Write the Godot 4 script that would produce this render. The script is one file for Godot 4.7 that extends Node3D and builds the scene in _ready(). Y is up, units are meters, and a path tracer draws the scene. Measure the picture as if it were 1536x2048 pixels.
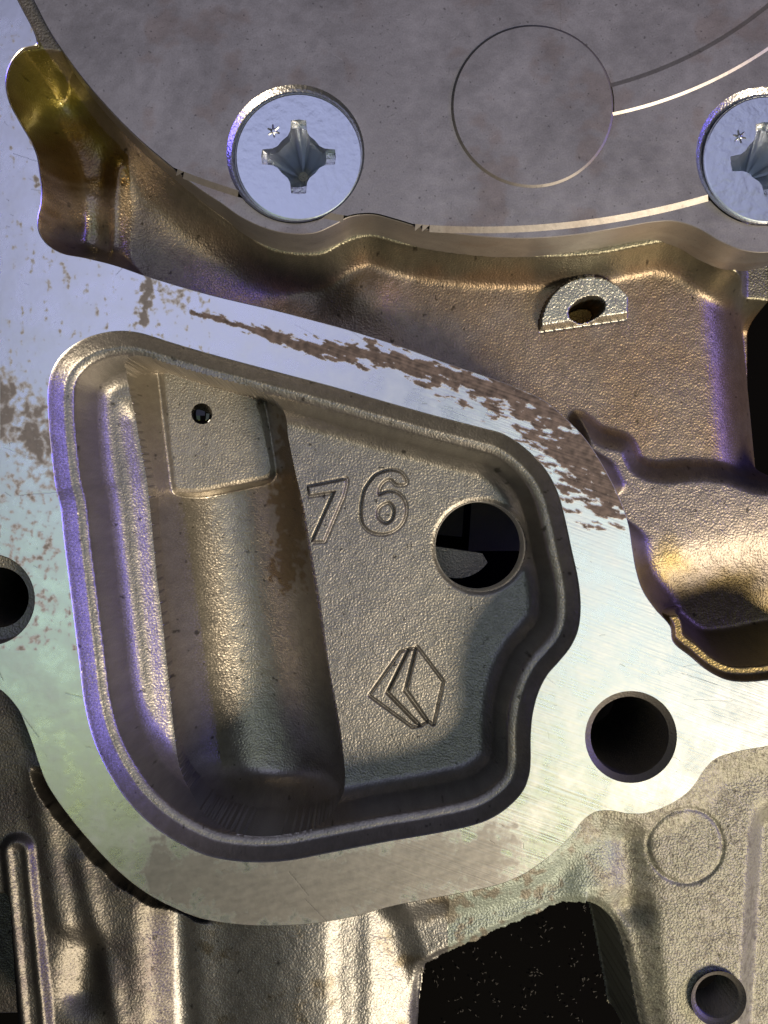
extends Node3D
# Close-up of an aluminium engine casting. All plan coordinates below are in drawing units ("u"):
# S metres each, x to the right, y towards the viewer's bottom, z up from the machined face.
const S := 0.000045
const CX := 768.0
const CY := 1024.0
const EYE := 2472.0          # camera height over the machined face, in u
const STEP := 3.0            # spacing of the casting's surface grid
const GX0 := -120.0
const GY0 := -120.0
const NX := 593
const NY := 764
const FLOOR := 168.0         # depth of the pocket's floor

var noise_a := FastNoiseLite.new()   # broad
var noise_b := FastNoiseLite.new()   # medium
var noise_c := FastNoiseLite.new()   # fine
var mats := {}


# ---------------------------------------------------------------- small tools
func pos(x: float, y: float, z: float) -> Vector3:
	return Vector3((x - CX) * S, z * S, (y - CY) * S)

func deep(p: Vector2, depth: float) -> Vector2:      # a point seen at p that lies depth below the face
	var k := 1.0 + depth / EYE
	return Vector2(CX + (p.x - CX) * k, CY + (p.y - CY) * k)

func tag(o: Node, label := "", category := "", group := "", kind := "") -> Node:
	if label: o.set_meta("label", label)
	if category: o.set_meta("category", category)
	if group: o.set_meta("group", group)
	if kind: o.set_meta("kind", kind)
	return o

func thing(called: String, label: String, category: String, at := Vector3.ZERO) -> Node3D:
	var o := Node3D.new()
	o.name = called
	o.position = at
	add_child(o, true)
	tag(o, label, category)
	return o

func part(called: String, mesh: Mesh, mat: Material, parent: Node) -> MeshInstance3D:
	var o := MeshInstance3D.new()
	o.name = called
	o.mesh = mesh
	o.material_override = mat
	parent.add_child(o, true)
	return o

func curve(c: PackedFloat32Array, spacing := 8.0, closed := true, depth := 0.0) -> PackedVector2Array:
	# a smooth line through the given points (centripetal enough for even spacing), resampled
	var n := c.size() / 2
	var pts := PackedVector2Array()
	for i in n: pts.append(deep(Vector2(c[2 * i], c[2 * i + 1]), depth))
	var out := PackedVector2Array()
	for i in (n if closed else n - 1):
		var p1 := pts[i]
		var p2 := pts[(i + 1) % n]
		var p0 := pts[(i - 1 + n) % n] if closed or i > 0 else p1
		var p3 := pts[(i + 2) % n] if closed or i + 2 < n else p2
		var len := p1.distance_to(p2)
		var m1 := (p2 - p0) * (len / maxf(p2.distance_to(p1) + p1.distance_to(p0), 0.01))
		var m2 := (p3 - p1) * (len / maxf(p2.distance_to(p1) + p3.distance_to(p2), 0.01))
		var k := maxi(1, roundi(len / spacing))
		for j in k:
			var t := float(j) / k
			var t2 := t * t
			var t3 := t2 * t
			out.append(p1 * (2 * t3 - 3 * t2 + 1) + m1 * (t3 - 2 * t2 + t) + p2 * (-2 * t3 + 3 * t2) + m2 * (t3 - t2))
	if not closed: out.append(pts[n - 1])
	return out

func circle(x: float, y: float, r: float, n := 96) -> PackedVector2Array:
	var out := PackedVector2Array()
	for i in n:
		var a := TAU * i / n
		out.append(Vector2(x + r * cos(a), y + r * sin(a)))
	return out

func clockwise(l: PackedVector2Array) -> PackedVector2Array:     # clockwise as drawn (y down)
	var a := 0.0
	for i in l.size():
		a += l[i].cross(l[(i + 1) % l.size()])
	if a < 0:
		var r := l.duplicate()
		r.reverse()
		return r
	return l

func grown(l: PackedVector2Array, d: float) -> PackedVector2Array:   # moved outwards by d along its normals; l is clockwise as drawn
	var out := PackedVector2Array()
	var n := l.size()
	for i in n:
		var t := (l[(i + 1) % n] - l[(i - 1 + n) % n]).normalized()
		out.append(l[i] + Vector2(t.y, -t.x) * d)
	return out

func flat(st: SurfaceTool, outer: Array, holes: Array, cuts: Array, z: float, smooth_n := Vector3.UP) -> void:
	# a level sheet with holes: cut into strips along lines through each hole, so that no piece has a hole
	var xs := [-4000.0]
	xs.append_array(cuts)
	xs.append(6000.0)
	for o in outer:
		for i in xs.size() - 1:
			var strip := PackedVector2Array([Vector2(xs[i], -6000), Vector2(xs[i + 1], -6000), Vector2(xs[i + 1], 6000), Vector2(xs[i], 6000)])
			var pieces: Array = Geometry2D.intersect_polygons(o, strip)
			for h in holes:
				var next := []
				for p in pieces: next.append_array(Geometry2D.clip_polygons(p, h))
				pieces = next
			for p in pieces:
				var tri := Geometry2D.triangulate_polygon(p)
				for k in range(0, tri.size(), 3):
					var a: Vector2 = p[tri[k]]
					var b: Vector2 = p[tri[k + 1]]
					var c: Vector2 = p[tri[k + 2]]
					if (b - a).cross(c - a) < 0:
						var sw := b
						b = c
						c = sw
					for v in [a, b, c]:
						st.set_normal(smooth_n)
						st.add_vertex(pos(v.x, v.y, z))

func skirt(st: SurfaceTool, loops: Array, zs: Array, closed := true) -> void:
	# a wall through matching loops (clockwise as drawn = facing outwards going down), normals smooth along, flat across
	for k in loops.size() - 1:
		var a: PackedVector2Array = loops[k]
		var b: PackedVector2Array = loops[k + 1]
		var n := a.size()
		var nn := PackedVector3Array()
		for i in n:
			var along := pos(a[(i + 1) % n].x, a[(i + 1) % n].y, zs[k]) - pos(a[(i - 1 + n) % n].x, a[(i - 1 + n) % n].y, zs[k])
			var down := pos(b[i].x, b[i].y, zs[k + 1]) - pos(a[i].x, a[i].y, zs[k])
			nn.append(along.cross(down).normalized())
		for i in (n if closed else n - 1):
			var j := (i + 1) % n
			var q := [[a[i], zs[k], nn[i]], [a[j], zs[k], nn[j]], [b[j], zs[k + 1], nn[j]], [b[i], zs[k + 1], nn[i]]]
			for m in [0, 3, 2, 0, 2, 1]:
				st.set_normal(q[m][2])
				st.add_vertex(pos(q[m][0].x, q[m][0].y, q[m][1]))

func begin() -> SurfaceTool:
	var st := SurfaceTool.new()
	st.begin(Mesh.PRIMITIVE_TRIANGLES)
	return st

func tube(x: float, y: float, prof: Array, n := 72) -> ArrayMesh:      # a bore: rings [radius, z] from the top down, seen from inside
	var st := begin()
	var loops := []
	var zs := []
	for p in prof:
		var l := circle(x, y, p[0], n)
		l.reverse()
		loops.append(l)
		zs.append(p[1])
	skirt(st, loops, zs)
	st.index()
	return st.commit()

func ss(a: float, b: float, x: float) -> float:
	return smoothstep(a, b, x)


# ---------------------------------------------------------------- distance fields on the casting's grid
func field(loop: PackedVector2Array, band: float) -> PackedFloat32Array:
	# signed distance to the loop (positive inside), exact within band
	var out := PackedFloat32Array()
	out.resize(NX * NY)
	out.fill(band * band)
	var n := loop.size()
	for s in n:
		var a := loop[s]
		var b := loop[(s + 1) % n]
		var d := b - a
		var ll := maxf(d.length_squared(), 1e-6)
		var i0 := maxi(0, ceili((minf(a.x, b.x) - band - GX0) / STEP))
		var i1 := mini(NX - 1, floori((maxf(a.x, b.x) + band - GX0) / STEP))
		var j0 := maxi(0, ceili((minf(a.y, b.y) - band - GY0) / STEP))
		var j1 := mini(NY - 1, floori((maxf(a.y, b.y) + band - GY0) / STEP))
		for j in range(j0, j1 + 1):
			var py := GY0 + j * STEP - a.y
			var row := j * NX
			for i in range(i0, i1 + 1):
				var px := GX0 + i * STEP - a.x
				var t := clampf((px * d.x + py * d.y) / ll, 0.0, 1.0)
				var ex := px - d.x * t
				var ey := py - d.y * t
				var q := ex * ex + ey * ey
				if q < out[row + i]: out[row + i] = q
	for j in NY:
		var y := GY0 + j * STEP + 0.00137
		var cross := PackedFloat32Array()
		for s in n:
			var a := loop[s]
			var b := loop[(s + 1) % n]
			if (a.y <= y) != (b.y <= y): cross.append(a.x + (y - a.y) * (b.x - a.x) / (b.y - a.y))
		cross.sort()
		var k := 0
		var inside := false
		for i in NX:
			var x := GX0 + i * STEP
			while k < cross.size() and cross[k] < x:
				inside = not inside
				k += 1
			var v := sqrt(out[j * NX + i])
			out[j * NX + i] = v if inside else -v
	return out

func seg(x: float, y: float, ax: float, ay: float, bx: float, by: float) -> float:
	var dx := bx - ax
	var dy := by - ay
	var t := clampf(((x - ax) * dx + (y - ay) * dy) / (dx * dx + dy * dy), 0.0, 1.0)
	return Vector2(x - ax - dx * t, y - ay - dy * t).length()

func side(x: float, y: float, ax: float, ay: float, bx: float, by: float) -> float:   # signed distance to a straight line, positive on the right of a->b as drawn
	var d := Vector2(bx - ax, by - ay).normalized()
	return d.x * (y - ay) - d.y * (x - ax)

func bump(d: float, w: float) -> float:
	return exp(-d * d / (w * w))


# ---------------------------------------------------------------- materials
func noise_tex(freq: float, oct: int, seed_: int, type := FastNoiseLite.TYPE_SIMPLEX_SMOOTH, normal := false, strength := 4.0, size := 512) -> NoiseTexture2D:
	var f := FastNoiseLite.new()
	f.seed = seed_
	f.noise_type = type
	f.frequency = freq
	f.fractal_octaves = oct
	var t := NoiseTexture2D.new()
	t.width = size
	t.height = size
	t.seamless = true
	t.noise = f
	t.as_normal_map = normal
	t.bump_strength = strength
	return t

func metal(called: String, color: Color, rough: float, metallic: float, nt: Texture2D, nscale: float, tile_u: float, vertex := false) -> StandardMaterial3D:
	var m := StandardMaterial3D.new()
	m.resource_name = called
	m.albedo_color = color if vertex else color.linear_to_srgb()
	m.metallic = metallic
	m.roughness = rough
	m.vertex_color_use_as_albedo = vertex
	if nt:
		m.normal_enabled = true
		m.normal_texture = nt
		m.normal_scale = nscale
	m.uv1_triplanar = true
	m.uv1_world_triplanar = true
	m.uv1_scale = Vector3.ONE / (tile_u * S)
	mats[called] = m
	return m

func panel(called: String, at: Vector3, target: Vector3, size: Vector2, color: Color, energy: float) -> void:
	var l := AreaLight3D.new()
	l.name = called
	l.area_size = size
	l.light_color = color
	l.light_energy = energy
	l.area_normalize_energy = true
	l.area_range = 3.0
	l.shadow_enabled = true
	add_child(l, true)
	l.look_at_from_position(at, target, Vector3.UP if absf((target - at).normalized().y) < 0.95 else Vector3.FORWARD)


func _ready() -> void:
	# ------------------------------------------------------------ camera, light, exposure
	var cam := Camera3D.new()
	cam.name = "camera"
	cam.fov = 45.0
	cam.near = 0.005
	cam.far = 5.0
	add_child(cam)
	cam.position = Vector3(0, EYE * S, 0)
	cam.rotation_degrees = Vector3(-90, 0, 0)
	var we := WorldEnvironment.new()
	we.name = "surroundings"
	var env := Environment.new()
	env.background_mode = Environment.BG_COLOR
	env.background_color = Color(0.30, 0.30, 0.32)
	env.background_energy_multiplier = 0.4
	env.tonemap_mode = Environment.TONE_MAPPER_LINEAR
	env.tonemap_exposure = 1.0
	env.sdfgi_enabled = true
	env.ssao_enabled = true
	env.ssil_enabled = true
	we.environment = env
	add_child(we)
	# wide soft lamps over the bench, a small warm lamp low at the near right, a violet strip far right
	var up := 0.25
	var k := (EYE + up / S) / EYE * S
	panel("cool_ceiling_light", Vector3(-430 * k, up, -560 * k), Vector3(-430 * k, 0, -560 * k), Vector2(940 * k, 1050 * k), Color(0.80, 0.82, 1.0), 0.0058)
	panel("pale_ceiling_light", Vector3(470 * k, up, 150 * k), Vector3(470 * k, 0, 150 * k), Vector2(560 * k, 800 * k), Color(0.93, 1.0, 0.99), 0.0038)
	panel("green_wall_light", Vector3(-660 * k, up, 200 * k), Vector3(-660 * k, 0, 200 * k), Vector2(420 * k, 480 * k), Color(0.86, 1.0, 0.92), 0.0014)
	panel("yellow_tube_lamp", Vector3(-610 * k, up, 420 * k), Vector3(-610 * k, 0, 420 * k), Vector2(240 * k, 330 * k), Color(0.95, 1.0, 0.55), 0.0008)
	panel("yellow_tube_lamp", Vector3(310 * k, up, 600 * k), Vector3(310 * k, 0, 600 * k), Vector2(230 * k, 120 * k), Color(0.95, 1.0, 0.55), 0.00055)
	panel("cool_ceiling_light", Vector3(520 * k, up, -800 * k), Vector3(520 * k, 0, -800 * k), Vector2(900 * k, 560 * k), Color(0.80, 0.82, 1.0), 0.0029)
	panel("warm_bench_lamp", Vector3(0.175, 0.2, 0.175), Vector3.ZERO, Vector2(0.085, 0.085), Color(1.0, 0.915, 0.78), 0.16)
	panel("violet_strip_lamp", Vector3(0.34, 0.15, -0.02), Vector3.ZERO, Vector2(0.14, 0.08), Color(0.47, 0.42, 1.0), 0.046)

	# ------------------------------------------------------------ noises and materials
	noise_a.seed = 3; noise_a.frequency = 0.006; noise_a.fractal_octaves = 4
	noise_b.seed = 8; noise_b.frequency = 0.03; noise_b.fractal_octaves = 3
	noise_c.seed = 11; noise_c.frequency = 0.11; noise_c.fractal_octaves = 2
	var sand := noise_tex(0.13, 3, 5, FastNoiseLite.TYPE_PERLIN, true, 6.0)
	var cast_m := metal("cast aluminium", Color.WHITE, 0.46, 0.9, sand, 0.33, 300.0, true)
	var fine_m := metal("smooth cast aluminium", Color.WHITE, 0.42, 0.9, sand, 0.26, 300.0, true)
	var smooth_m := metal("smooth trough aluminium", Color.WHITE, 0.37, 0.9, sand, 0.28, 300.0, true)
	var oily_m := metal("oil wet cast aluminium", Color.WHITE, 0.30, 0.8, sand, 0.35, 330.0, true)
	oily_m.clearcoat_enabled = true
	oily_m.clearcoat = 0.7
	oily_m.clearcoat_roughness = 0.2
	var pitted_m := metal("corroded cast aluminium", Color.WHITE, 0.6, 0.6, sand, 0.7, 300.0, true)
	var plate_m := metal("grey plate metal", Color(0.41, 0.40, 0.40), 0.45, 0.75, noise_tex(0.10, 5, 21, FastNoiseLite.TYPE_PERLIN, true, 2.5), 0.09, 1100.0)
	var blot := plate_texture()
	plate_m.albedo_texture = blot
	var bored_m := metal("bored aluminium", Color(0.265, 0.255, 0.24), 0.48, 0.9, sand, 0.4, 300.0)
	var zinc_m := metal("zinc plated steel", Color(0.72, 0.76, 0.82), 0.30, 1.0, noise_tex(0.03, 5, 31, FastNoiseLite.TYPE_SIMPLEX_SMOOTH, true, 2.0), 0.35, 420.0)
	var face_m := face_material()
	var boss_m := metal("machined boss", Color.WHITE, 0.36, 0.9, sand, 0.35, 300.0, true)
	var edge_m := metal("machined edge", Color(0.62, 0.62, 0.64), 0.3, 1.0, sand, 0.3, 330.0)

	# ------------------------------------------------------------ outlines
	# outer edge of the machined face, clockwise as drawn
	var face := clockwise(curve(PackedFloat32Array([
		-260, -260, -110, -260, 0, -70, 36, 0, 75, 86, 45, 98, 22, 125, 12, 160, 18, 200, 38, 240, 60, 278, 74, 310, 80, 345, 84, 380, 82, 410, 76, 438, 79, 465, 95, 488, 125, 506, 170, 515, 230, 530, 300, 554, 420, 589, 550, 620, 634, 642, 700, 660, 800, 692,
		900, 728, 1000, 762, 1060, 786, 1096, 806, 1130, 835, 1165, 870, 1195, 912, 1222, 960, 1245, 1010, 1258, 1050, 1266, 1100, 1273, 1140, 1286, 1180, 1310, 1216, 1341, 1252, 1347, 1283, 1380, 1311, 1420, 1343, 1465, 1361, 1536, 1359, 1640, 1340, 1760, 1340,
		1760, 1470, 1600, 1478, 1536, 1493, 1475, 1504, 1432, 1518, 1406, 1545, 1390, 1570, 1368, 1592, 1335, 1612, 1292, 1627, 1255, 1628, 1220, 1622, 1190, 1625, 1166, 1642, 1148, 1665, 1118, 1697, 1080, 1728, 1040, 1753, 990, 1772, 920, 1787, 850, 1800, 780, 1814,
		715, 1832, 640, 1846, 560, 1852, 480, 1850, 405, 1838, 345, 1815, 290, 1785, 240, 1746, 200, 1706, 168, 1670, 140, 1636, 112, 1598, 92, 1565, 78, 1530, 65, 1490, 50, 1450, 34, 1416, 0, 1380, -60, 1350, -260, 1330]), 7.0))
	var pocket := clockwise(curve(PackedFloat32Array([
		240, 663, 280, 667, 345, 687, 420, 709, 550, 744, 660, 773, 768, 804, 868, 832, 968, 858, 1006, 869, 1048, 896, 1088, 937, 1113, 982, 1128, 1034, 1142, 1099, 1155, 1159, 1160, 1212, 1155, 1259, 1140, 1293, 1118, 1321, 1093, 1350, 1075, 1386, 1064, 1429, 1060, 1474, 1060, 1520,
		1057, 1550, 1045, 1581, 1018, 1611, 983, 1635, 943, 1650, 868, 1666, 768, 1683, 650, 1706, 575, 1720, 500, 1723, 425, 1713, 370, 1691, 320, 1661, 280, 1627, 245, 1586, 212, 1532, 187, 1474, 170, 1404, 160, 1324, 150, 1244, 140, 1164, 130, 1084, 122, 1010, 113, 975, 104, 902, 98, 832, 98, 772, 108, 736, 131, 705, 165, 681, 202, 668]), 7.0))
	var trough := clockwise(curve(PackedFloat32Array([
		256, 752, 268, 734, 292, 727, 330, 731, 430, 752, 510, 783, 556, 806, 571, 828, 576, 870, 590, 940, 607, 1010, 620, 1085, 640, 1200, 660, 1340, 680, 1450, 688, 1520, 690, 1562, 684, 1592, 655, 1617, 600, 1633, 530, 1640, 470, 1630, 420, 1608, 385, 1576, 361, 1537, 350, 1500,
		336, 1380, 322, 1250, 310, 1150, 300, 1050, 290, 960, 275, 880, 264, 810]), 9.0, true, FLOOR))
	var block := clockwise(curve(PackedFloat32Array([
		300, 690, 318, 752, 326, 830, 336, 925, 345, 982, 365, 988, 400, 988, 450, 978, 500, 968, 540, 958, 550, 936, 541, 880, 530, 830, 520, 790, 518, 720]), 9.0, true, 306.0))
	var lip := clockwise(curve(PackedFloat32Array([
		-60, -260, 40, -60, 62, 0, 110, 78, 165, 162, 215, 230, 285, 305, 350, 365, 420, 422, 480, 462, 530, 496, 575, 509, 640, 511, 690, 487, 740, 474, 800, 489, 900, 505, 1000, 513, 1100, 515, 1200, 508, 1290, 491, 1340, 484, 1400, 500, 1460, 540, 1540, 560, 1700, 560, 1760, 500, 1760, -260]), 9.0, true, 150.0))
	var opening := clockwise(curve(PackedFloat32Array([
		842, 1962, 848, 1937, 872, 1916, 950, 1880, 1050, 1836, 1120, 1806, 1165, 1802, 1205, 1820, 1230, 1850, 1248, 1900, 1262, 1960, 1275, 2030, 1290, 2110, 1310, 2300, 840, 2300, 838, 2050]), 9.0, true, 60.0))
	var step_up := clockwise(curve(PackedFloat32Array([
		1150, 840, 1200, 868, 1250, 885, 1272, 925, 1310, 938, 1380, 934, 1440, 940, 1500, 960, 1760, 980, 1760, 1420, 1300, 1420, 1150, 1100]), 9.0, true, 270.0))
	var plate := clockwise(curve(PackedFloat32Array([
		-40, -260, 20, -90, 66, 0, 100, 65, 150, 138, 205, 205, 270, 272, 340, 332, 400, 378, 440, 404, 480, 432, 530, 455, 580, 466, 630, 464, 670, 447, 700, 432, 745, 428, 790, 439, 850, 456, 950, 470, 1050, 475, 1150, 468, 1250, 452, 1310, 442, 1353, 441, 1398, 455, 1443, 481, 1493, 500, 1545, 502, 1610, 480, 1660, 440, 1760, 400, 1760, -260]), 7.0))

	# ------------------------------------------------------------ the casting's surface
	var f_face := field(face, 140.0)
	var f_pocket := field(pocket, 96.0)
	var f_trough := field(trough, 168.0)
	var f_block := field(block, 30.0)
	var f_lip := field(lip, 150.0)
	var f_open := field(opening, 60.0)
	var f_step := field(step_up, 60.0)
	# grid points beside the trough's rim are moved onto it, so that the rim runs clean
	var shift := PackedVector2Array()
	shift.resize(NX * NY)
	for j in range(1, NY - 1):
		for i in range(1, NX - 1):
			var at := j * NX + i
			if absf(f_trough[at]) < 1.9:
				var g := Vector2(f_trough[at + 1] - f_trough[at - 1], f_trough[at + NX] - f_trough[at - NX]).normalized()
				shift[at] = -g * f_trough[at]
				f_trough[at] = 0.0
	var hgt := PackedFloat32Array()
	hgt.resize(NX * NY)
	var reg := PackedByteArray()       # which part each grid point belongs to
	reg.resize(NX * NY)
	var tl0 := deep(Vector2(262, 810), FLOOR)
	var tl1 := deep(Vector2(347, 1500), FLOOR)
	var tr0 := deep(Vector2(572, 828), FLOOR)
	var tr1 := deep(Vector2(692, 1562), FLOOR)
	var hole_c := deep(Vector2(960, 1093), FLOOR)
	for j in NY:
		for i in NX:
			var x := GX0 + i * STEP
			var y := GY0 + j * STEP
			var at := j * NX + i
			var d := f_pocket[at]
			var z := 0.0
			var r := 0
			if d > -12.0:
				# ---- the stepped pocket
				if d < 25.0: z = -27.0 * pow(clampf(d / 25.0, 0.0, 1.0), 0.85) - 1.5
				elif d < 44.0: z = -28.5 - 7.0 * pow((d - 25.0) / 19.0, 2.2)
				elif d < 60.0: z = -35.5 - (FLOOR - 66.0) * ((d - 44.0) / 16.0)
				else: z = 30.5 - FLOOR - 30.5 * (1.0 - pow(1.0 - clampf((d - 60.0) / 34.0, 0.0, 1.0), 2.2))
				r = 1 if d < 66.0 else 2
				var t := f_trough[at]
				if d > 40.0:
					# lip of the trough rolls over on its left side
					var left := side(x, y, 225.0, 700.0, 332.0, 1640.0)
					if t <= 0.0 and left > -60.0 and x < 420.0 and y < 1640.0 and y > 760.0:
						z -= 20.0 * pow(ss(-52.0, 0.0, t), 1.5) * ss(1600.0, 1500.0, y) * ss(770.0, 830.0, y)
					if t > 0.0:
						var sl := maxf(-side(x, y, tl0.x, tl0.y, tl1.x, tl1.y), 0.0)
						var sr := maxf(side(x, y, tr0.x, tr0.y, tr1.x, tr1.y), 0.0)
						var u := 2.0 * sl / maxf(sl + sr, 1.0) - 1.0
						var round_ := sqrt(maxf(1.0 - u * u, 0.0))
						var end := sqrt(1.0 - pow(1.0 - clampf(t / 80.0, 0.0, 1.0), 2.2))
						z = -FLOOR - 205.0 * round_ * lerpf(1.0, end, ss(1560.0, 1680.0, y)) - ss(0.0, 3.0, t) * 4.0
						r = 3
						var b := f_block[at]
						if b > -6.0:
							var zb := -308.0 - 0.05 * (x - 440.0) - 6.0 * ss(0.0, 14.0, 14.0 - b)
							if zb > z:
								z = lerpf(z, zb, ss(-6.0, 3.0, b))
								r = 4 if b > -2.0 else 3
				var h := Vector2(x, y).distance_to(hole_c)
				if h < 130.0 and r == 2:
					z -= 5.0 * (1.0 - ss(95.0, 106.0, h))
			else:
				var o := -f_face[at]         # distance outside the machined face
				if o < -10.0:
					z = -30.0
				elif y < 1420.0 and (y < 1340.0 or x > 600.0):
					# ---- the oil channel round the plate; fx, fy: where a floor point is seen
					var fx := CX + (x - CX) / 1.105
					var fy := CY + (y - CY) / 1.105
					var gold := 262.0
					gold = lerpf(gold, 170.0, ss(560.0, 260.0, x))
					gold = lerpf(gold, 185.0, ss(210.0, 160.0, x) * ss(360.0, 300.0, y))
					gold -= 24.0 * bump(seg(x, y, 205.0, 300.0, 190.0, 520.0), 26.0)
					gold += 26.0 * bump(seg(fx, fy, 560.0, 560.0, 620.0, 600.0), 60.0)
					gold -= 24.0 * bump(Vector2(fx - 735.0, fy - 590.0).length(), 60.0)
					gold += 26.0 * bump(Vector2(x - 100.0, y - 150.0).length(), 60.0)
					gold += 16.0 * bump(Vector2(x - 150.0, y - 440.0).length(), 50.0)
					var s := f_step[at]
					var bowl := 200.0 + 60.0 * ss(1060.0, 1300.0, fy) * ss(1240.0, 1420.0, fx + 0.3 * (fy - 1000.0)) + 26.0 * ss(1300.0, 1536.0, fx) * ss(1000.0, 1200.0, fy)
					gold = lerpf(gold, bowl, ss(-22.0, 38.0, s))
					# deep drop at the right
					gold += 290.0 * pow(clampf((side(fx, fy, 1472.0, 960.0, 1432.0, 560.0) + 50.0) / 170.0, 0.0, 1.0), 2.2) * ss(975.0, 925.0, fy)
					var w := 14.0
					w = lerpf(w, 62.0, ss(270.0, 200.0, x))
					w = lerpf(w, 90.0, ss(1010.0, 1090.0, y) * ss(1150.0, 1200.0, x))
					w = lerpf(w, 70.0, ss(860.0, 930.0, y) * ss(1010.0, 960.0, y) * ss(1150.0, 1200.0, x))
					var t := clampf(o / w, 0.0, 1.0)
					var fall := 1.0 - pow(1.0 - t, 2.3)
					var from := 8.0
					if x > 1338.0 and y > 1230.0:
						# cast rim beside the machined face
						var rim := ss(24.0, 32.0, o)
						fall = rim * (1.0 - pow(1.0 - clampf((o - 26.0) / 60.0, 0.0, 1.0), 2.0))
						from = 18.0 * ss(0.0, 12.0, o) + 2.0
					var z1 := -(from + (gold - from) * fall)
					if y < 110.0 and x < 220.0:
						z1 = lerpf(z1, -20.0, ss(96.0, 84.0, y - 0.1 * x))
					var l := -f_lip[at]
					var wl := 62.0
					wl = lerpf(wl, 120.0, ss(620.0, 480.0, x))
					wl = lerpf(wl, 80.0, ss(240.0, 190.0, x))
					var tl := clampf(l / wl, 0.0, 1.0)
					var top_l := lerpf(150.0, 96.0, ss(520.0, 330.0, x)) + 230.0 * ss(1440.0, 1530.0, fx)
					var z2 := -top_l - (gold - top_l) * (1.0 - pow(1.0 - tl, 2.4)) - 3.0 * bump(l - 2.0, 5.0)
					var hh := clampf(0.5 + 0.5 * (z2 - z1) / 14.0, 0.0, 1.0)
					z = lerpf(z1, z2, hh) + 14.0 * hh * (1.0 - hh)
					r = 5
					if x < 230.0 and y < 520.0 and l > 26.0: r = 6
					if s > 0.0: r = 7
					# the small machined boss with its drilled oil hole
					var bx := CX + (x - CX) / 1.083
					var by := CY + (y - CY) / 1.083
					var top := side(bx, by, 1085.0, 651.0, 1258.0, 626.0)        # its straight lower edge
					var bo := Vector2(bx - 1184.0, (by - 650.0) * 0.98).length()
					if top < 8.0 and bo < 108.0 and bx > 1072.0 and bx < 1272.0:
						var zt := -238.0 - 0.16 * minf(top, 0.0)
						if top > -6.0: zt = lerpf(zt, -262.0, ss(-6.0, 8.0, top))
						if bo < 99.0 and bx > 1082.0 and bx < 1262.0:
							z = zt
							r = 8
							var e := Vector2((bx - 1178.0) * 0.94 - (by - 614.0) * 0.34, (bx - 1178.0) * 0.34 + (by - 614.0) * 0.94)
							var el := Vector2(e.x / 38.0, e.y / 23.0).length()
							if el < 1.0: z -= 130.0 * ss(1.0, 0.86, el)
						elif bx < 1110.0 and by > 560.0:
							z = minf(z, lerpf(z, -250.0, ss(108.0, 101.0, bo)))
				else:
					# ---- lower edge of the casting
					z = -14.0 - 18.0 * ss(0.0, 70.0, o)
					r = 9
					var mid := ss(1180.0, 1120.0, x)           # mint flange turns into the pad at the right
					z -= 14.0 * mid * ss(0.0, 60.0, o)
					var lobe := bump(seg(x, y, 1262.0, 1700.0, 1275.0, 1830.0), 34.0)
					z -= 26.0 * lobe
					z -= 70.0 * ss(1500.0, 1560.0, x + 0.06 * (y - 1700.0)) * ss(1600.0, 1680.0, y)
					if x > 1180.0:
						r = 10
						z -= 26.0 * ss(1330.0, 1270.0, x - 0.1 * (y - 1800.0)) * ss(1780.0, 1850.0, y)
						var ring := absf(Vector2(x - 1379.0, y - 1700.0).length() - 76.0)
						z -= 5.0 * bump(ring, 4.0)
					if x < 900.0:
						# half-round boss below the face
						var axis := 628.0 + 0.02 * (y - 1850.0)
						var u := (x - axis) / 215.0
						var zc := -28.0 - 78.0 * u * u / (1.0 + 0.35 * u * u)
						zc -= 40.0 * ss(40.0, 0.0, absf(x - 695.0) - 10.0) * 0.18
						z = lerpf(zc, z, ss(770.0, 850.0, x + 0.4 * (1900.0 - y)))
						if x < 490.0:
							var zl := -52.0
							zl += 11.0 * bump(seg(x, y, 62.0, 1560.0, 112.0, 1860.0), 26.0)
							zl += 10.0 * bump(seg(x, y, 150.0, 1736.0, 226.0, 2060.0), 22.0)
							zl -= 30.0 * bump(seg(x, y, 160.0, 1930.0, 150.0, 2010.0), 42.0)
							var bar := seg(x, y, 22.0, 1715.0, 66.0, 2160.0)
							zl += 16.0 * ss(40.0, 20.0, bar) - 7.0 * ss(20.0, 4.0, bar)
							zl -= 34.0 * bump(seg(x, y, 340.0, 1850.0, 356.0, 2160.0), 40.0)
							zl -= 300.0 * ss(12.0, -6.0, x - 0.05 * (y - 1900.0)) * ss(1800.0, 1850.0, y)
							zl -= 16.0 * ss(250.0, 330.0, x)
							z = lerpf(zl, z, ss(320.0, 480.0, x))
						# gap along the rim of the face
						var gap := ss(420.0, 330.0, x) * ss(1540.0, 1600.0, y)
						z -= 130.0 * gap * ss(40.0, 28.0, o + 5.0 * noise_a.get_noise_2d(x * 2.0, y * 2.0))
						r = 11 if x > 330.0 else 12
					var q := f_open[at]
					if q > -26.0:
						z -= 16.0 * pow(ss(-26.0, 0.0, q), 2.0)
						if q > 0.0: z -= 330.0 * ss(0.0, 13.0, q - 6.0 * noise_b.get_noise_2d(x, y) * ss(1200.0, 1120.0, x))
				# threaded hole
			if r != 0:
				var rough := 0.30 if r < 5 else 0.45
				z += rough * noise_b.get_noise_2d(x * 1.3, y * 1.3) + 2.2 * noise_a.get_noise_2d(x * 1.2, y * 1.2) * (0.5 if r < 9 else 1.0)
			hgt[at] = z
			reg[at] = r

	# colours: bare metal, oil varnish where the photograph shows it, stains and corrosion with their own grain
	var col := PackedColorArray()
	col.resize(NX * NY)
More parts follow.
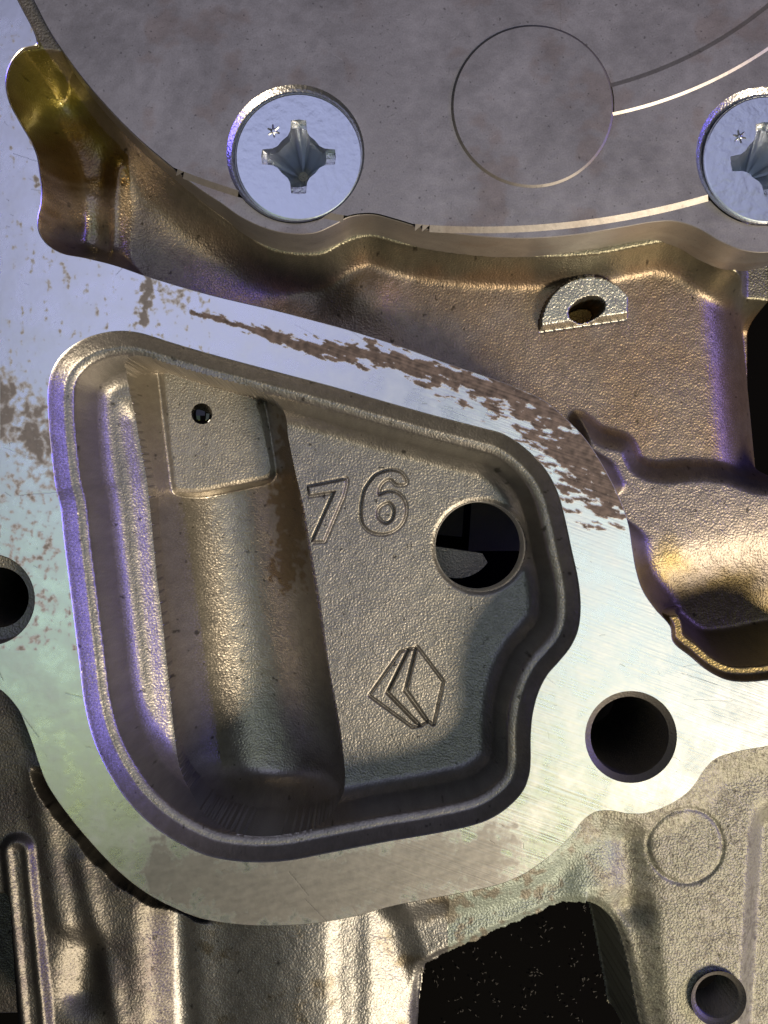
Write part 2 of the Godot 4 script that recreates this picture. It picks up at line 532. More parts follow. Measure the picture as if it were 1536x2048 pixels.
	for j in NY:
		for i in NX:
			var at := j * NX + i
			var r := reg[at]
			if r == 0 and f_face[at] > 12.0 and f_pocket[at] < -12.0: continue
			var x := GX0 + i * STEP
			var y := GY0 + j * STEP
			var a := noise_a.get_noise_2d(x, y)
			var b := noise_b.get_noise_2d(x, y)
			var c := Color(0.46, 0.448, 0.43)
			match r:
				3, 4:
					c = Color(0.60, 0.56, 0.50)
					var streak := ss(0.0, 0.5, 1.0 - seg(x, y, 566.0, 850.0, 556.0, 1170.0) / 46.0 + 0.9 * b + 0.5 * a)
					c = c.lerp(Color(0.26, 0.17, 0.07), 0.75 * streak)
				5:
					c = Color(0.44, 0.365, 0.285).lerp(Color(0.42, 0.30, 0.18), clampf(0.5 + 1.4 * a, 0.0, 1.0) * 0.5)
					c = c.lerp(Color(0.36, 0.35, 0.27), ss(40.0, 10.0, -f_lip[at] + 20.0 * a))
				6:
					c = Color(0.30, 0.27, 0.07).lerp(Color(0.24, 0.15, 0.05), ss(150.0, 270.0, y + 120.0 * a))
					c = c.lerp(Color(0.50, 0.40, 0.28), ss(300.0, 400.0, y + 160.0 * a + 40.0 * b))
				7: c = Color(0.40, 0.36, 0.33).lerp(Color(0.36, 0.29, 0.14), ss(1080.0, 1200.0, y + 120.0 * a))
				8:
					c = Color(0.52, 0.53, 0.50)
					if hgt[at] < -285.0 and y < 690.0: c = Color(0.34, 0.20, 0.06)   # amber oil in the hole
				9, 10:
					var mint := Color(0.42, 0.50, 0.44).lerp(Color(0.28, 0.27, 0.22), ss(0.05, 0.45, a + b))
					var pad := Color(0.42, 0.43, 0.36).lerp(Color(0.18, 0.17, 0.155), 0.62 * ss(-0.05, 0.5, noise_b.get_noise_2d(x * 2.4, y * 2.4) + 0.7 * b + 0.5 * a)).lerp(Color(0.46, 0.46, 0.41), ss(0.1, 0.5, -b + 0.4 * a))
					c = mint.lerp(pad, ss(1090.0, 1270.0, x + 120.0 * a + 60.0 * b))
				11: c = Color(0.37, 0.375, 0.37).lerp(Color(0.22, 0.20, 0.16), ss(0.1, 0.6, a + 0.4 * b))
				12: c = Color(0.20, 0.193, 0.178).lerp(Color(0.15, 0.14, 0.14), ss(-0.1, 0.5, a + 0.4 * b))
			if r == 5 and x < 520.0: c = c.lerp(Color(0.42, 0.37, 0.30), 0.6)
			c = c * 0.58 * (1.0 + 0.16 * b + 0.10 * noise_c.get_noise_2d(x, y))
			# casting pores
			if noise_c.get_noise_2d(x * 0.35 + 900.0, y * 0.35) > 0.70: c = c * 0.35
			c.a = 1.0
			col[at] = c

	# ------------------------------------------------------------ casting marks on the pocket floor, seen outlines
	var seven := PackedVector2Array([Vector2(616, 974), Vector2(692, 959), Vector2(692, 970), Vector2(686, 993), Vector2(648, 1082), Vector2(625, 1083), Vector2(670, 983), Vector2(619, 991)])
	var six := curve(PackedFloat32Array([812, 966, 802, 947, 785, 941.5, 768, 944, 751, 952, 739, 966, 730, 981, 725, 1002, 723, 1022, 725, 1044, 734, 1057, 747, 1065, 768, 1067, 785, 1062, 800, 1051, 809, 1034, 811, 1015, 805, 998, 793, 987, 778, 984, 765, 988, 757, 991, 756, 984, 759, 973, 769, 961, 781, 958, 791, 967, 797, 969]), 4.0)
	var loop6 := curve(PackedFloat32Array([778, 1004, 789, 1018, 785, 1040, 770, 1048, 754, 1034, 757, 1015]), 4.0)
	var marks := [
		PackedVector2Array([Vector2(834, 1295), Vector2(885, 1363), Vector2(866, 1448), Vector2(856, 1441), Vector2(814, 1380)]),
		PackedVector2Array([Vector2(819, 1299), Vector2(829, 1299), Vector2(808, 1382), Vector2(852, 1443), Vector2(841, 1450), Vector2(777, 1385)]),
		PackedVector2Array([Vector2(801, 1304), Vector2(814, 1301), Vector2(772, 1386), Vector2(836, 1451), Vector2(825, 1453), Vector2(740, 1391)])]
	var relief := [["raised_numeral", [seven]], ["raised_numeral", [six, loop6]]]
	for m in marks: relief.append(["emblem_facet", [m]])
	for e in relief:
		for h in e[1].size():
			var loop := PackedVector2Array()
			for p in e[1][h]: loop.append(deep(p, FLOOR))
			e[1][h] = loop

	var cast := thing("engine_casting", "grey aluminium engine casting with a bright machined face and a pocket marked 76", "engine casting")
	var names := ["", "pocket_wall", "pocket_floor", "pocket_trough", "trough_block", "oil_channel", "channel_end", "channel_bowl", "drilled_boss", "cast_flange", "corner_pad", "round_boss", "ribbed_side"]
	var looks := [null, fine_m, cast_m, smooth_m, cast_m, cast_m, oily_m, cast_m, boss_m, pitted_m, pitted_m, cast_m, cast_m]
	casting_parts(hgt, shift, reg, col, names, looks, cast, f_trough, f_face, f_pocket, f_open, hole_c, relief)

	# ------------------------------------------------------------ the machined face and its holes
	var bolt := circle(1262, 1474, 92, 96)
	var side_hole := circle(-22, 1199, 92, 96)
	var fs := begin()
	flat(fs, [grown(face, -1.6)], [grown(pocket, 1.6), grown(bolt, 0.0), grown(side_hole, 0.0)], [-22.0, 600.0, 1262.0], 0.0)
	skirt(fs, [grown(face, -1.6), grown(face, -0.3), face], [0.0, -1.2, -16.0])
	var pr := pocket.duplicate()
	pr.reverse()
	skirt(fs, [grown(pr, -1.6), grown(pr, -0.3), pr], [0.0, -1.0, -4.0])
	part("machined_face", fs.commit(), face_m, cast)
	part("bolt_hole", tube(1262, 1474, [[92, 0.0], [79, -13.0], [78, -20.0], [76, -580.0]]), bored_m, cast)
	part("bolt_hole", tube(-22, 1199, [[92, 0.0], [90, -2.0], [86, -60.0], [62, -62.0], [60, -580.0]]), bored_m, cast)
	part("floor_hole", tube(hole_c.x, hole_c.y, [[97.5, -3.0 - FLOOR], [95, -8.0 - FLOOR], [95, -90.0 - FLOOR]]), fine_m, cast)
	var threads := [[56.0, -20.0], [50.0, -28.0]]
	for n in 14:
		threads.append([44.0, -34.0 - 12.0 * n])
		threads.append([50.0, -40.0 - 12.0 * n])
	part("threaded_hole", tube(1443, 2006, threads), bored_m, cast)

	# what the floor hole shows: a lower web with a step
	var ws := begin()
	wall(ws, PackedVector2Array([Vector2(800, 930), Vector2(958, 930)]), PackedVector2Array([Vector2(800, 1070), Vector2(958, 1085)]), -380.0, -540.0)
	wall(ws, PackedVector2Array([Vector2(976, 930), Vector2(1130, 930)]), PackedVector2Array([Vector2(976, 1120), Vector2(1130, 1120)]), -400.0, -580.0)
	var ledge := Geometry2D.intersect_polygons(circle(940, 1092, 88), PackedVector2Array([Vector2(800, 1092), Vector2(1000, 1122), Vector2(1100, 1300), Vector2(800, 1300)]))
	flat(ws, ledge, [], [], -440.0)
	var front: PackedVector2Array = clockwise(ledge[0])
	skirt(ws, [front, front], [-440.0, -540.0])
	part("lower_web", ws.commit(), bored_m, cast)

	# ------------------------------------------------------------ the round plate
	var pl := thing("cover_plate", "large round grey metal plate with stepped rings at the top, held by two countersunk screws", "plate")
	var c0 := Vector2(960.4, -1198.8)
	var disc := circle(c0.x, c0.y, 1652.0, 720)
	var foot := circle(c0.x, c0.y, 1664.0, 720)
	var s1 := circle(591, 307, 138, 96)
	var s2 := circle(1530, 312, 138, 96)
	var spot := circle(1065, 213, 163, 128)
	var i1 := circle(1053.7, -612.9, 862.0, 512)
	var low := begin()
	flat(low, [grown(plate, -1.5)], [grown(foot, -1.0), s1, s2], [590.0, 1531.0], -9.0)
	skirt(low, [grown(plate, -1.5), plate, grown(plate, 8.0)], [-9.0, -10.5, -158.0])
	part("plate_rim", low.commit(), plate_m, pl)
	var ring := begin()
	var inner: Array = Geometry2D.intersect_polygons(disc, grown(plate, -2.0))
	var right_half := PackedVector2Array([Vector2(1121, -400), Vector2(1900, -400), Vector2(1900, 600), Vector2(1121, 600)])
	var bowl := circle(1015, -624, 826.0, 512)
	var cut_out: Array = Geometry2D.intersect_polygons(i1, right_half)
	cut_out.append_array([s1, s2, spot])
	flat(ring, inner, cut_out, [590.0, 1065.0, 1531.0], 0.0)
	part("outer_ring", ring.commit(), plate_m, pl)
	var slope := begin()
	skirt(slope, [disc, foot], [0.0, -9.5])
	part("ring_chamfer", clipped(slope.commit(), plate, [s1, s2]), plate_m, pl)
	var mid := begin()
	flat(mid, Geometry2D.intersect_polygons(grown(i1, -6.0), right_half), [bowl, spot], [1065.0], 3.0)
	skirt(mid, [grown(i1, -6.0), i1], [3.0, -0.5])
	part("middle_ring", clipped(mid.commit(), right_half, []), plate_m, pl)
	var dish := begin()
	flat(dish, Geometry2D.intersect_polygons(grown(bowl, -9.0), right_half), [spot], [1065.0], 0.4)
	var br := bowl.duplicate()
	br.reverse()
	skirt(dish, [br, grown(br, 9.0)], [3.0, 0.4])
	part("inner_dish", clipped(dish.commit(), right_half, []), plate_m, pl)
	var eye := begin()
	flat(eye, [grown(spot, -5.0)], [], [], 4.5)
	skirt(eye, [grown(spot, -5.0), spot], [4.5, -0.5])
	part("round_mark", eye.commit(), plate_m, pl)
	for s in [Vector2(591, 307), Vector2(1530, 312)]:
		part("countersink", tube(s.x, s.y, [[138, -0.3], [122, -14.0], [116, -30.0], [60, -31.0]], 96), edge_m, pl)

	# ------------------------------------------------------------ screws
	var screw := thing("countersunk_screw", "zinc plated countersunk cross-head screw seen whole, left of the round mark on the plate", "screw", pos(597, 313, -3.0))
	tag(screw, "", "", "countersunk screws that hold the round plate")
	build_screw(screw, zinc_m)
	var other: Node3D = screw.duplicate()
	other.name = "countersunk_screw_001"
	add_child(other, true)
	other.position = pos(1536, 318, -3.0)
	other.rotation.y = deg_to_rad(7.0)
	other.set_meta("label", "zinc plated countersunk cross-head screw cut off by the right edge of the picture")

	# ------------------------------------------------------------ oil in the small drilled hole
	var drop_at := deep(Vector2(402, 828), 306.0)
	var oil := SphereMesh.new()
	oil.radius = 28.0 * S
	oil.height = 18.0 * S
	oil.radial_segments = 48
	oil.rings = 24
	var oil_m := StandardMaterial3D.new()
	oil_m.resource_name = "black oil"
	oil_m.albedo_color = Color(0.01, 0.008, 0.006)
	oil_m.roughness = 0.04
	var drop := part("oil_drop", oil, oil_m, self)
	drop.position = pos(drop_at.x, drop_at.y, -309.0)
	tag(drop, "small round glossy black oil drop on the block at the top of the trough", "oil drop")

	# ------------------------------------------------------------ the black cloth below
	var cloth_m := StandardMaterial3D.new()
	cloth_m.resource_name = "black cloth"
	cloth_m.albedo_color = Color(0.003, 0.003, 0.003).linear_to_srgb()
	cloth_m.roughness = 1.0
	cloth_m.metallic_specular = 0.0
	var sheet := PlaneMesh.new()
	sheet.size = Vector2(0.5, 0.5)
	var bench := part("work_surface", sheet, cloth_m, self)
	bench.position = Vector3(0, -620.0 * S, 0)
	tag(bench, "", "", "", "structure")
	var fuzz := begin()
	var rng := RandomNumberGenerator.new()
	rng.seed = 42
	for n in 1300:
		var p := Vector2(rng.randf_range(760, 1420), rng.randf_range(1720, 2300))
		if noise_b.get_noise_2d(p.x * 0.6, p.y * 0.6) + 0.4 * noise_c.get_noise_2d(p.x, p.y) < 0.12: continue
		var a := rng.randf() * TAU
		var l := rng.randf_range(3.0, 10.0)
		var w := rng.randf_range(0.8, 2.2)
		var d := Vector2(cos(a), sin(a))
		var e := Vector2(-d.y, d.x) * w
		var z := -616.0 + rng.randf() * 6.0
		for v in [[p - e, 0.0], [p + d * l, 3.0], [p + e, 0.0]]:
			fuzz.set_normal(Vector3.UP)
			fuzz.add_vertex(pos(v[0].x, v[0].y, z + v[1]))
	var fuzz_m := StandardMaterial3D.new()
	fuzz_m.albedo_color = Color(0.0045, 0.0044, 0.0042).linear_to_srgb()
	fuzz_m.roughness = 0.7
	var lint := part("cloth_fibres", fuzz.commit(), fuzz_m, self)
	tag(lint, "", "", "", "stuff")


# ---------------------------------------------------------------- the casting's surface, one mesh per part
func casting_parts(hgt: PackedFloat32Array, shift: PackedVector2Array, reg: PackedByteArray, col: PackedColorArray, names: Array, looks: Array, cast: Node, f_trough: PackedFloat32Array, f_face: PackedFloat32Array, f_pocket: PackedFloat32Array, f_open: PackedFloat32Array, hole_c: Vector2, relief: Array) -> void:
	var index := []
	for k in names.size(): index.append(PackedInt32Array())
	var fine := PackedInt32Array()
	var thread_c := Vector2(1443, 2006)
	for j in NY - 1:
		for i in NX - 1:
			var a := j * NX + i
			var r := maxi(maxi(reg[a], reg[a + 1]), maxi(reg[a + NX], reg[a + NX + 1]))
			if r == 0: continue
			if f_face[a] > 9.0 and f_pocket[a] < -9.0: continue
			if f_open[a] > 20.0: continue
			var p := Vector2(GX0 + i * STEP + 1.5, GY0 + j * STEP + 1.5)
			if p.distance_squared_to(hole_c) < 97.0 * 97.0: continue
			if p.distance_squared_to(thread_c) < 53.0 * 53.0: continue
			if r == 2 and fine_cell(reg, shift, a, p):
				fine.append(a)
				continue
			var into: PackedInt32Array = index[r]
			if (i + j) % 2 == 0: into.append_array(PackedInt32Array([a, a + 1, a + NX + 1, a, a + NX + 1, a + NX]))
			else: into.append_array(PackedInt32Array([a, a + 1, a + NX, a + 1, a + NX + 1, a + NX]))
			index[r] = into
	for k in range(1, names.size()):
		if index[k].is_empty(): continue
		var old: PackedInt32Array = index[k]
		var place := PackedInt32Array()
		place.resize(NX * NY)
		place.fill(-1)
		var v := PackedVector3Array()
		var n := PackedVector3Array()
		var c := PackedColorArray()
		var idx := PackedInt32Array()
		idx.resize(old.size())
		for m in old.size():
			var o := old[m]
			if place[o] < 0:
				place[o] = v.size()
				v.append(pos(GX0 + (o % NX) * STEP + shift[o].x, GY0 + (o / NX) * STEP + shift[o].y, hgt[o]))
				# the slope at this point; across the trough's sharp rim each side keeps its own
				var h := hgt[o]
				var side_ := 1.0 if k == 3 or k == 4 else -1.0
				var sl := PackedFloat32Array()
				for step in [-1, 1, -NX, NX]:
					var q: int = clampi(o + step, 0, NX * NY - 1)
					sl.append(hgt[q] if f_trough[q] * side_ >= 0.0 else h)
				var g := Vector3(sl[0] - sl[1], 2.0 * STEP, sl[2] - sl[3])
				n.append(g.normalized())
				c.append(col[o])
			idx[m] = place[o]
		var arr := []
		arr.resize(Mesh.ARRAY_MAX)
		arr[Mesh.ARRAY_VERTEX] = v
		arr[Mesh.ARRAY_NORMAL] = n
		arr[Mesh.ARRAY_COLOR] = c
		arr[Mesh.ARRAY_INDEX] = idx
		var me := ArrayMesh.new()
		me.add_surface_from_arrays(Mesh.PRIMITIVE_TRIANGLES, arr)
		part(names[k], me, looks[k], cast)

	# the marked parts of the floor, three times as fine
	var done := {}
	var groups := []
	for g in relief.size() + 1: groups.append([PackedVector3Array(), PackedVector3Array(), PackedColorArray(), PackedInt32Array(), {}])
	for a in fine:
		var i0 := a % NX
		var j0 := a / NX
		for q in 9:
			var gi := i0 * 3 + q % 3
			var gj := j0 * 3 + q / 3
			var owner_ := relief.size()
			var mid := marked(relief, Vector2(GX0 + gi + 0.5, GY0 + gj + 0.5))
			if mid[1] >= 0: owner_ = mid[1]
			var g: Array = groups[owner_]
			var corner := PackedInt32Array()
			for c in [[0, 0], [1, 0], [1, 1], [0, 1]]:
				var key := (gj + (c[1] as int)) * 10000 + gi + (c[0] as int)
				if not g[4].has(key):
					g[4][key] = g[0].size()
					var hs := PackedFloat32Array()
					for o in [[0, 0], [-1, 0], [1, 0], [0, -1], [0, 1]]:
						var k2 := key + (o[0] as int) + (o[1] as int) * 10000
						if not done.has(k2):
							var fi := k2 % 10000
							var fj := k2 / 10000
							var ci := fi / 3
							var cj := fj / 3
							var tx := (fi % 3) / 3.0
							var ty := (fj % 3) / 3.0
							var b := cj * NX + ci
							var base := lerpf(lerpf(hgt[b], hgt[b + 1], tx), lerpf(hgt[b + NX], hgt[b + NX + 1], tx), ty)
							done[k2] = base + marked(relief, Vector2(GX0 + fi, GY0 + fj))[0]
						hs.append(done[k2])
					g[0].append(pos(GX0 + key % 10000, GY0 + key / 10000, hs[0]))
					g[1].append(Vector3(hs[1] - hs[2], 2.0, hs[3] - hs[4]).normalized())
					g[2].append(col[a])
				corner.append(g[4][key])
			g[3].append_array(PackedInt32Array([corner[0], corner[1], corner[2], corner[0], corner[2], corner[3]]))
	for g in groups.size():
		var arr := []
		arr.resize(Mesh.ARRAY_MAX)
		arr[Mesh.ARRAY_VERTEX] = groups[g][0]
		arr[Mesh.ARRAY_NORMAL] = groups[g][1]
		arr[Mesh.ARRAY_COLOR] = groups[g][2]
		arr[Mesh.ARRAY_INDEX] = groups[g][3]
		var me := ArrayMesh.new()
		me.add_surface_from_arrays(Mesh.PRIMITIVE_TRIANGLES, arr)
		part("pocket_floor" if g == relief.size() else relief[g][0], me, looks[2], cast)

func fine_cell(reg: PackedByteArray, shift: PackedVector2Array, a: int, p: Vector2) -> bool:
	if not (Rect2(604, 922, 226, 180).has_point(p) or Rect2(724, 1300, 186, 196).has_point(p)): return false
	for q in [a, a + 1, a + NX, a + NX + 1]:
		if reg[q] != 2 or shift[q] != Vector2.ZERO: return false
	return true

func marked(relief: Array, p: Vector2) -> Array:      # [height added, which mark or -1]
	var z := 0.0
	var who := -1
	for g in relief.size():
		var loops: Array = relief[g][1]
		var first: PackedVector2Array = loops[0]
		if absf(p.x - first[0].x) > 130.0 or absf(p.y - first[0].y) > 175.0: continue
		var best := 400.0
		var inside := false
		for l in loops:
			var loop: PackedVector2Array = l
			var n := loop.size()
			for i in n:
				var b := loop[i]
				var d := loop[(i + 1) % n] - b
				var v := p - b
				if absf(v.x) > 60.0 + absf(d.x) and absf(v.y) > 60.0 + absf(d.y): continue
				best = minf(best, (v - d * clampf(v.dot(d) / d.length_squared(), 0.0, 1.0)).length_squared())
			if Geometry2D.is_point_in_polygon(p, loop): inside = not inside
		var sd := sqrt(best) * (1.0 if inside else -1.0)
		if g < 2:
			z += 6.5 * smoothstep(-2.5, 3.0, sd) - 2.6 * exp(-pow((sd + 3.2) / 2.4, 2.0))
			if sd > -1.0: who = g
		else:
			z -= 6.0 * exp(-pow((sd + 1.5) / 2.5, 2.0))
			if sd > -0.5: who = g
	return [z, who]

func clipped(me: ArrayMesh, inside: PackedVector2Array, holes: Array) -> ArrayMesh:
	# the triangles of a mesh whose middle lies inside an outline and outside some holes
	var st := begin()
	var a := me.surface_get_arrays(0)
	var v: PackedVector3Array = a[Mesh.ARRAY_VERTEX]
	var n: PackedVector3Array = a[Mesh.ARRAY_NORMAL]
	for t in range(0, v.size(), 3):
		var m := (v[t] + v[t + 1] + v[t + 2]) / (3.0 * S)
		var p := Vector2(m.x + CX, m.z + CY)
		if not Geometry2D.is_point_in_polygon(p, inside): continue
		var out := false
		for h in holes:
			if Geometry2D.is_point_in_polygon(p, h): out = true
		if out: continue
		for q in 3:
			st.set_normal(n[t + q])
			st.add_vertex(v[t + q])
	return st.commit()

func wall(st: SurfaceTool, a: PackedVector2Array, b: PackedVector2Array, za: float, zb: float) -> void:
	var p := pos(a[0].x, a[0].y, za)
	var q := pos(a[1].x, a[1].y, za)
	var u := pos(b[1].x, b[1].y, zb)
	var v := pos(b[0].x, b[0].y, zb)
	st.set_normal((q - p).cross(v - p).normalized())
	for m in [p, v, u, p, u, q]: st.add_vertex(m)

func build_screw(root: Node3D, zinc: Material) -> void:
	# local frame: centre of the head; uses the same drawing units
	var c := Vector2(CX, CY)
	var cross := PackedVector2Array()
	for q in 4:
		var a := q * PI / 2
		for p in [Vector2(73, -15), Vector2(75, 0), Vector2(73, 15), Vector2(52, 17), Vector2(42, 22), Vector2(33, 33), Vector2(22, 42), Vector2(17, 52)]:
			cross.append(c + (p as Vector2).rotated(a))
	cross = clockwise(cross)
	var rim := clockwise(circle(CX, CY, 128.0, 96))
	var st := begin()
	flat(st, [grown(rim, -4.0)], [cross], [CX], 0.0)
	skirt(st, [grown(rim, -4.0), grown(rim, -1.5), grown(rim, -0.4), rim, grown(rim, -14.0)], [0.0, -0.8, -2.5, -6.0, -40.0])
	part("screw_head", st.commit(), zinc, root)
	var cr := begin()
	var inward := cross.duplicate()
	inward.reverse()
	var shrunk := PackedVector2Array()
	var tip := PackedVector2Array()
	for p in inward:
		var d: Vector2 = p - c
		shrunk.append(c + d * 0.97)
		tip.append(c + d.normalized() * minf(d.length() * 0.3, 9.0))
	skirt(cr, [inward, shrunk, tip], [0.0, -36.0, -150.0])
	flat(cr, [clockwise(tip)], [], [], -150.0)
	part("cross_recess", cr.commit(), zinc, root)
	# a small stamped star: six ridges
	var star := begin()
	var m := c + Vector2(-50, -52)
	for q in 6:
		var d := Vector2.from_angle(q * PI / 3 + 0.4)
		var e := Vector2(-d.y, d.x)
		wall(star, PackedVector2Array([m + d * 3.0, m + d * 13.0]), PackedVector2Array([m + d * 3.0 + e * 3.0, m + d * 13.0 + e * 2.0]), 2.6, -0.4)
		wall(star, PackedVector2Array([m + d * 13.0, m + d * 3.0]), PackedVector2Array([m + d * 13.0 - e * 2.0, m + d * 3.0 - e * 3.0]), 2.6, -0.4)
	part("stamped_star", star.commit(), zinc, root)


# ---------------------------------------------------------------- the machined face: milled aluminium with old gasket residue and dirt
func plate_texture() -> ImageTexture:
	# worn grey metal: fine grain, small pits, faint brown stains and scratches
	const W := 768
	var px := PackedByteArray()
	px.resize(W * W * 3)
	for j in W:
		for i in W:
			# blended across the borders so that the repeat does not show
			var e := ss(0.0, 60.0, minf(minf(i, W - i), minf(j, W - j)))
			var f := noise_c.get_noise_2d(i * 3.0, j * 3.0)
			var g := noise_b.get_noise_2d(i * 0.9, j * 0.9) * e
			var st := ss(0.15, 0.6, noise_a.get_noise_2d(i * 1.1 + 300.0, j * 1.1) * 1.2 + 0.4 * g) * e
			var v := 0.86 + 0.06 * f + 0.07 * g + 0.10 * noise_a.get_noise_2d(i * 0.9, j * 0.9 + 500.0) * e
			if noise_c.get_noise_2d(i * 1.1 + 77.0, j * 1.1) > 0.70: v *= 0.72
			px[(j * W + i) * 3] = int(255.0 * clampf(v * (1.0 - 0.07 * st), 0.0, 1.0))
			px[(j * W + i) * 3 + 1] = int(255.0 * clampf(v * (1.0 - 0.10 * st), 0.0, 1.0))
			px[(j * W + i) * 3 + 2] = int(255.0 * clampf(v * (1.0 - 0.12 * st), 0.0, 1.0))
	var rng := RandomNumberGenerator.new()
	rng.seed = 5
	for n in 260:
		var p := Vector2(rng.randf() * W, rng.randf() * W)
		var d := Vector2.from_angle(rng.randfn(-0.6, 0.6))
		var k := rng.randf_range(0.86, 1.12)
		for q in int(rng.randf_range(3.0, 16.0)):
			var o := posmod(int(p.y + d.y * q), W) * W + posmod(int(p.x + d.x * q), W)
			for ch in 3: px[o * 3 + ch] = mini(255, int(px[o * 3 + ch] * k))
	return ImageTexture.create_from_image(Image.create_from_data(W, W, false, Image.FORMAT_RGB8, px))

func near_line(x: float, y: float, l: PackedVector2Array, w: PackedFloat32Array) -> float:
	var best := -1.0
	for k in l.size() - 1:
		var a := l[k]
		var d := l[k + 1] - a
		var t := clampf(((x - a.x) * d.x + (y - a.y) * d.y) / d.length_squared(), 0.0, 1.0)
		var q := 1.0 - Vector2(x - a.x - d.x * t, y - a.y - d.y * t).length() / lerpf(w[k], w[k + 1], t)
		best = maxf(best, q)
	return best

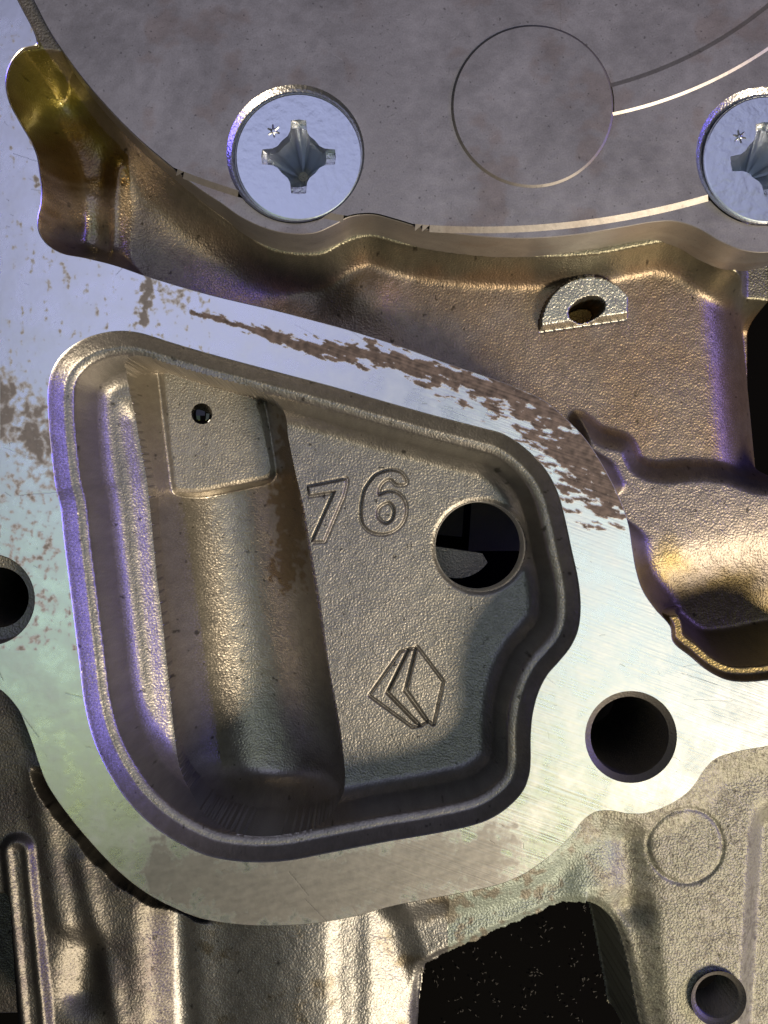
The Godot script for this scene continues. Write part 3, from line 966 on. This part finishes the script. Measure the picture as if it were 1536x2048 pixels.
func face_material() -> ORMMaterial3D:
	const W := 1024
	const H := 1365
	const P := 1.5
	var na := FastNoiseLite.new()
	na.seed = 101; na.frequency = 0.012; na.fractal_octaves = 5
	var nf := FastNoiseLite.new()
	nf.seed = 202; nf.frequency = 0.05; nf.fractal_octaves = 4
	var ns := FastNoiseLite.new()
	ns.seed = 303; ns.frequency = 0.12; ns.fractal_octaves = 2
	var line := PackedVector2Array([Vector2(385, 625), Vector2(480, 652), Vector2(560, 676), Vector2(640, 703), Vector2(740, 706), Vector2(860, 742), Vector2(960, 768), Vector2(1050, 800), Vector2(1100, 842), Vector2(1150, 905), Vector2(1215, 1000)])
	var wide := PackedFloat32Array([10, 16, 20, 22, 34, 40, 54, 70, 92, 96, 72])
	var color := PackedByteArray()
	color.resize(W * H * 3)
	var orm := PackedByteArray()
	orm.resize(W * H * 3)
	var height := PackedByteArray()
	height.resize(W * H)
	for j in H:
		for i in W:
			var x := (i + 0.5) * P
			var y := (j + 0.5) * P
			var a := na.get_noise_2d(x, y)
			var f := nf.get_noise_2d(x, y)
			# milling marks run across at a slant
			var u := x * 0.94 + y * 0.34
			var v := y * 0.94 - x * 0.34
			var mill := ns.get_noise_2d(u * 0.04, v * 1.6)
			var c := Vector3(0.86, 0.865, 0.87) * (1.0 + 0.06 * a + 0.03 * f)
			var rough := 0.30 + 0.08 * a + 0.03 * f
			var met := 1.0
			var rise := 0.5 + 0.10 * mill * ss(500.0, 1000.0, x) + 0.03 * f
			var m := 0.0
			if y > 560.0 and y < 1060.0 and x > 340.0:
				m = near_line(x, y, line, wide) * 0.8 - 0.2 + 0.62 * na.get_noise_2d(u * 0.55, v * 2.4) + 0.7 * nf.get_noise_2d(u * 0.45, v * 1.5)
				m = ss(0.08, 0.20, m)
			var dirt := 0.0
			if x < 420.0 and y < 1300.0:
				dirt = near_line(x, y, PackedVector2Array([Vector2(-40, 720), Vector2(0, 800), Vector2(60, 860), Vector2(80, 930)]), PackedFloat32Array([40, 80, 85, 60])) * 0.8 + 0.7 * a + 0.5 * f
				dirt = maxf(dirt, near_line(x, y, PackedVector2Array([Vector2(298, 552), Vector2(285, 640)]), PackedFloat32Array([26, 24])) + 0.8 * f - 0.1)
				dirt = maxf(dirt, 0.35 * near_line(x, y, PackedVector2Array([Vector2(300, 575), Vector2(420, 610)]), PackedFloat32Array([40, 30])) + 0.7 * f + 0.2 * a)
				# vertical smears and grey specks over the upper left
				dirt = maxf(dirt, 0.85 * nf.get_noise_2d(x * 0.9, y * 0.16) + 0.75 * f - 0.18)
				dirt = maxf(dirt, (0.8 * f + 0.6 * a + 0.05) * ss(880.0, 960.0, y) * ss(140.0, 110.0, x))
				dirt = ss(0.16, 0.72, dirt) * 0.9
			var film_and_reflection := 0.0  # oily smudges, and the dim reflection over the lower face painted into the colour
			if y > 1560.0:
				film_and_reflection = ss(0.0, 0.5, near_line(x, y, PackedVector2Array([Vector2(330, 1740), Vector2(520, 1785), Vector2(760, 1760), Vector2(980, 1710)]), PackedFloat32Array([70, 95, 95, 70])) + 0.7 * a + 0.35 * f)
			c = c.lerp(Vector3(0.21, 0.195, 0.185) * (1.0 + 0.35 * nf.get_noise_2d(x * 0.25 - y * 0.1, y * 1.2 + x * 0.3) + 0.25 * f), 0.8 * film_and_reflection)
			rough = lerpf(rough, 0.42, film_and_reflection)
			c = c.lerp(Vector3(0.085, 0.076, 0.07) * (1.0 + 0.5 * f), dirt)
			rough = lerpf(rough, 0.75, dirt)
			met = lerpf(met, 0.25, dirt)
			c = c.lerp(Vector3(0.105, 0.082, 0.07) * (1.0 + 0.7 * f + 0.4 * mill), m)
			rough = lerpf(rough, 0.6, m)
			met = lerpf(met, 0.3, m)
			rise += 0.22 * m + 0.08 * f * maxf(m, dirt)
			var o := j * W + i
			var s := Color(clampf(c.x, 0, 1), clampf(c.y, 0, 1), clampf(c.z, 0, 1)).linear_to_srgb()
			color[o * 3] = int(s.r * 255.0)
			color[o * 3 + 1] = int(s.g * 255.0)
			color[o * 3 + 2] = int(s.b * 255.0)
			orm[o * 3] = 255
			orm[o * 3 + 1] = int(clampf(rough, 0, 1) * 255.0)
			orm[o * 3 + 2] = int(clampf(met, 0, 1) * 255.0)
			height[o] = int(clampf(rise, 0, 1) * 255.0)
	# nicks and scratches
	var rng := RandomNumberGenerator.new()
	rng.seed = 9
	for n in 420:
		var p := Vector2(rng.randf() * W, rng.randf() * H)
		var d := Vector2.from_angle(rng.randfn(0.35, 0.5))
		var long := rng.randf_range(2.0, 9.0) if n % 3 else rng.randf_range(10.0, 60.0)
		var deepness := rng.randf_range(0.04, 0.16)
		for q in int(long):
			var o := posmod(int(p.y + d.y * q), H) * W + posmod(int(p.x + d.x * q), W)
			height[o] = int(height[o] * (1.0 - deepness))
			for ch in 3: color[o * 3 + ch] = int(color[o * 3 + ch] * (1.0 - 1.3 * deepness))
	var mat := ORMMaterial3D.new()
	mat.resource_name = "milled aluminium"
	mat.albedo_texture = ImageTexture.create_from_image(Image.create_from_data(W, H, false, Image.FORMAT_RGB8, color))
	mat.orm_texture = ImageTexture.create_from_image(Image.create_from_data(W, H, false, Image.FORMAT_RGB8, orm))
	var hi := Image.create_from_data(W, H, false, Image.FORMAT_L8, height)
	hi.convert(Image.FORMAT_RGBA8)
	hi.bump_map_to_normal_map(1.6)
	mat.normal_enabled = true
	mat.normal_texture = ImageTexture.create_from_image(hi)
	mat.normal_scale = 0.6
	mat.uv1_triplanar = true
	mat.uv1_world_triplanar = true
	mat.uv1_scale = Vector3(1.0 / (W * P * S), 1.0 / (W * P * S), 1.0 / (H * P * S))
	mat.uv1_offset = Vector3(CX / (W * P), 0.0, CY / (H * P))
	return mat
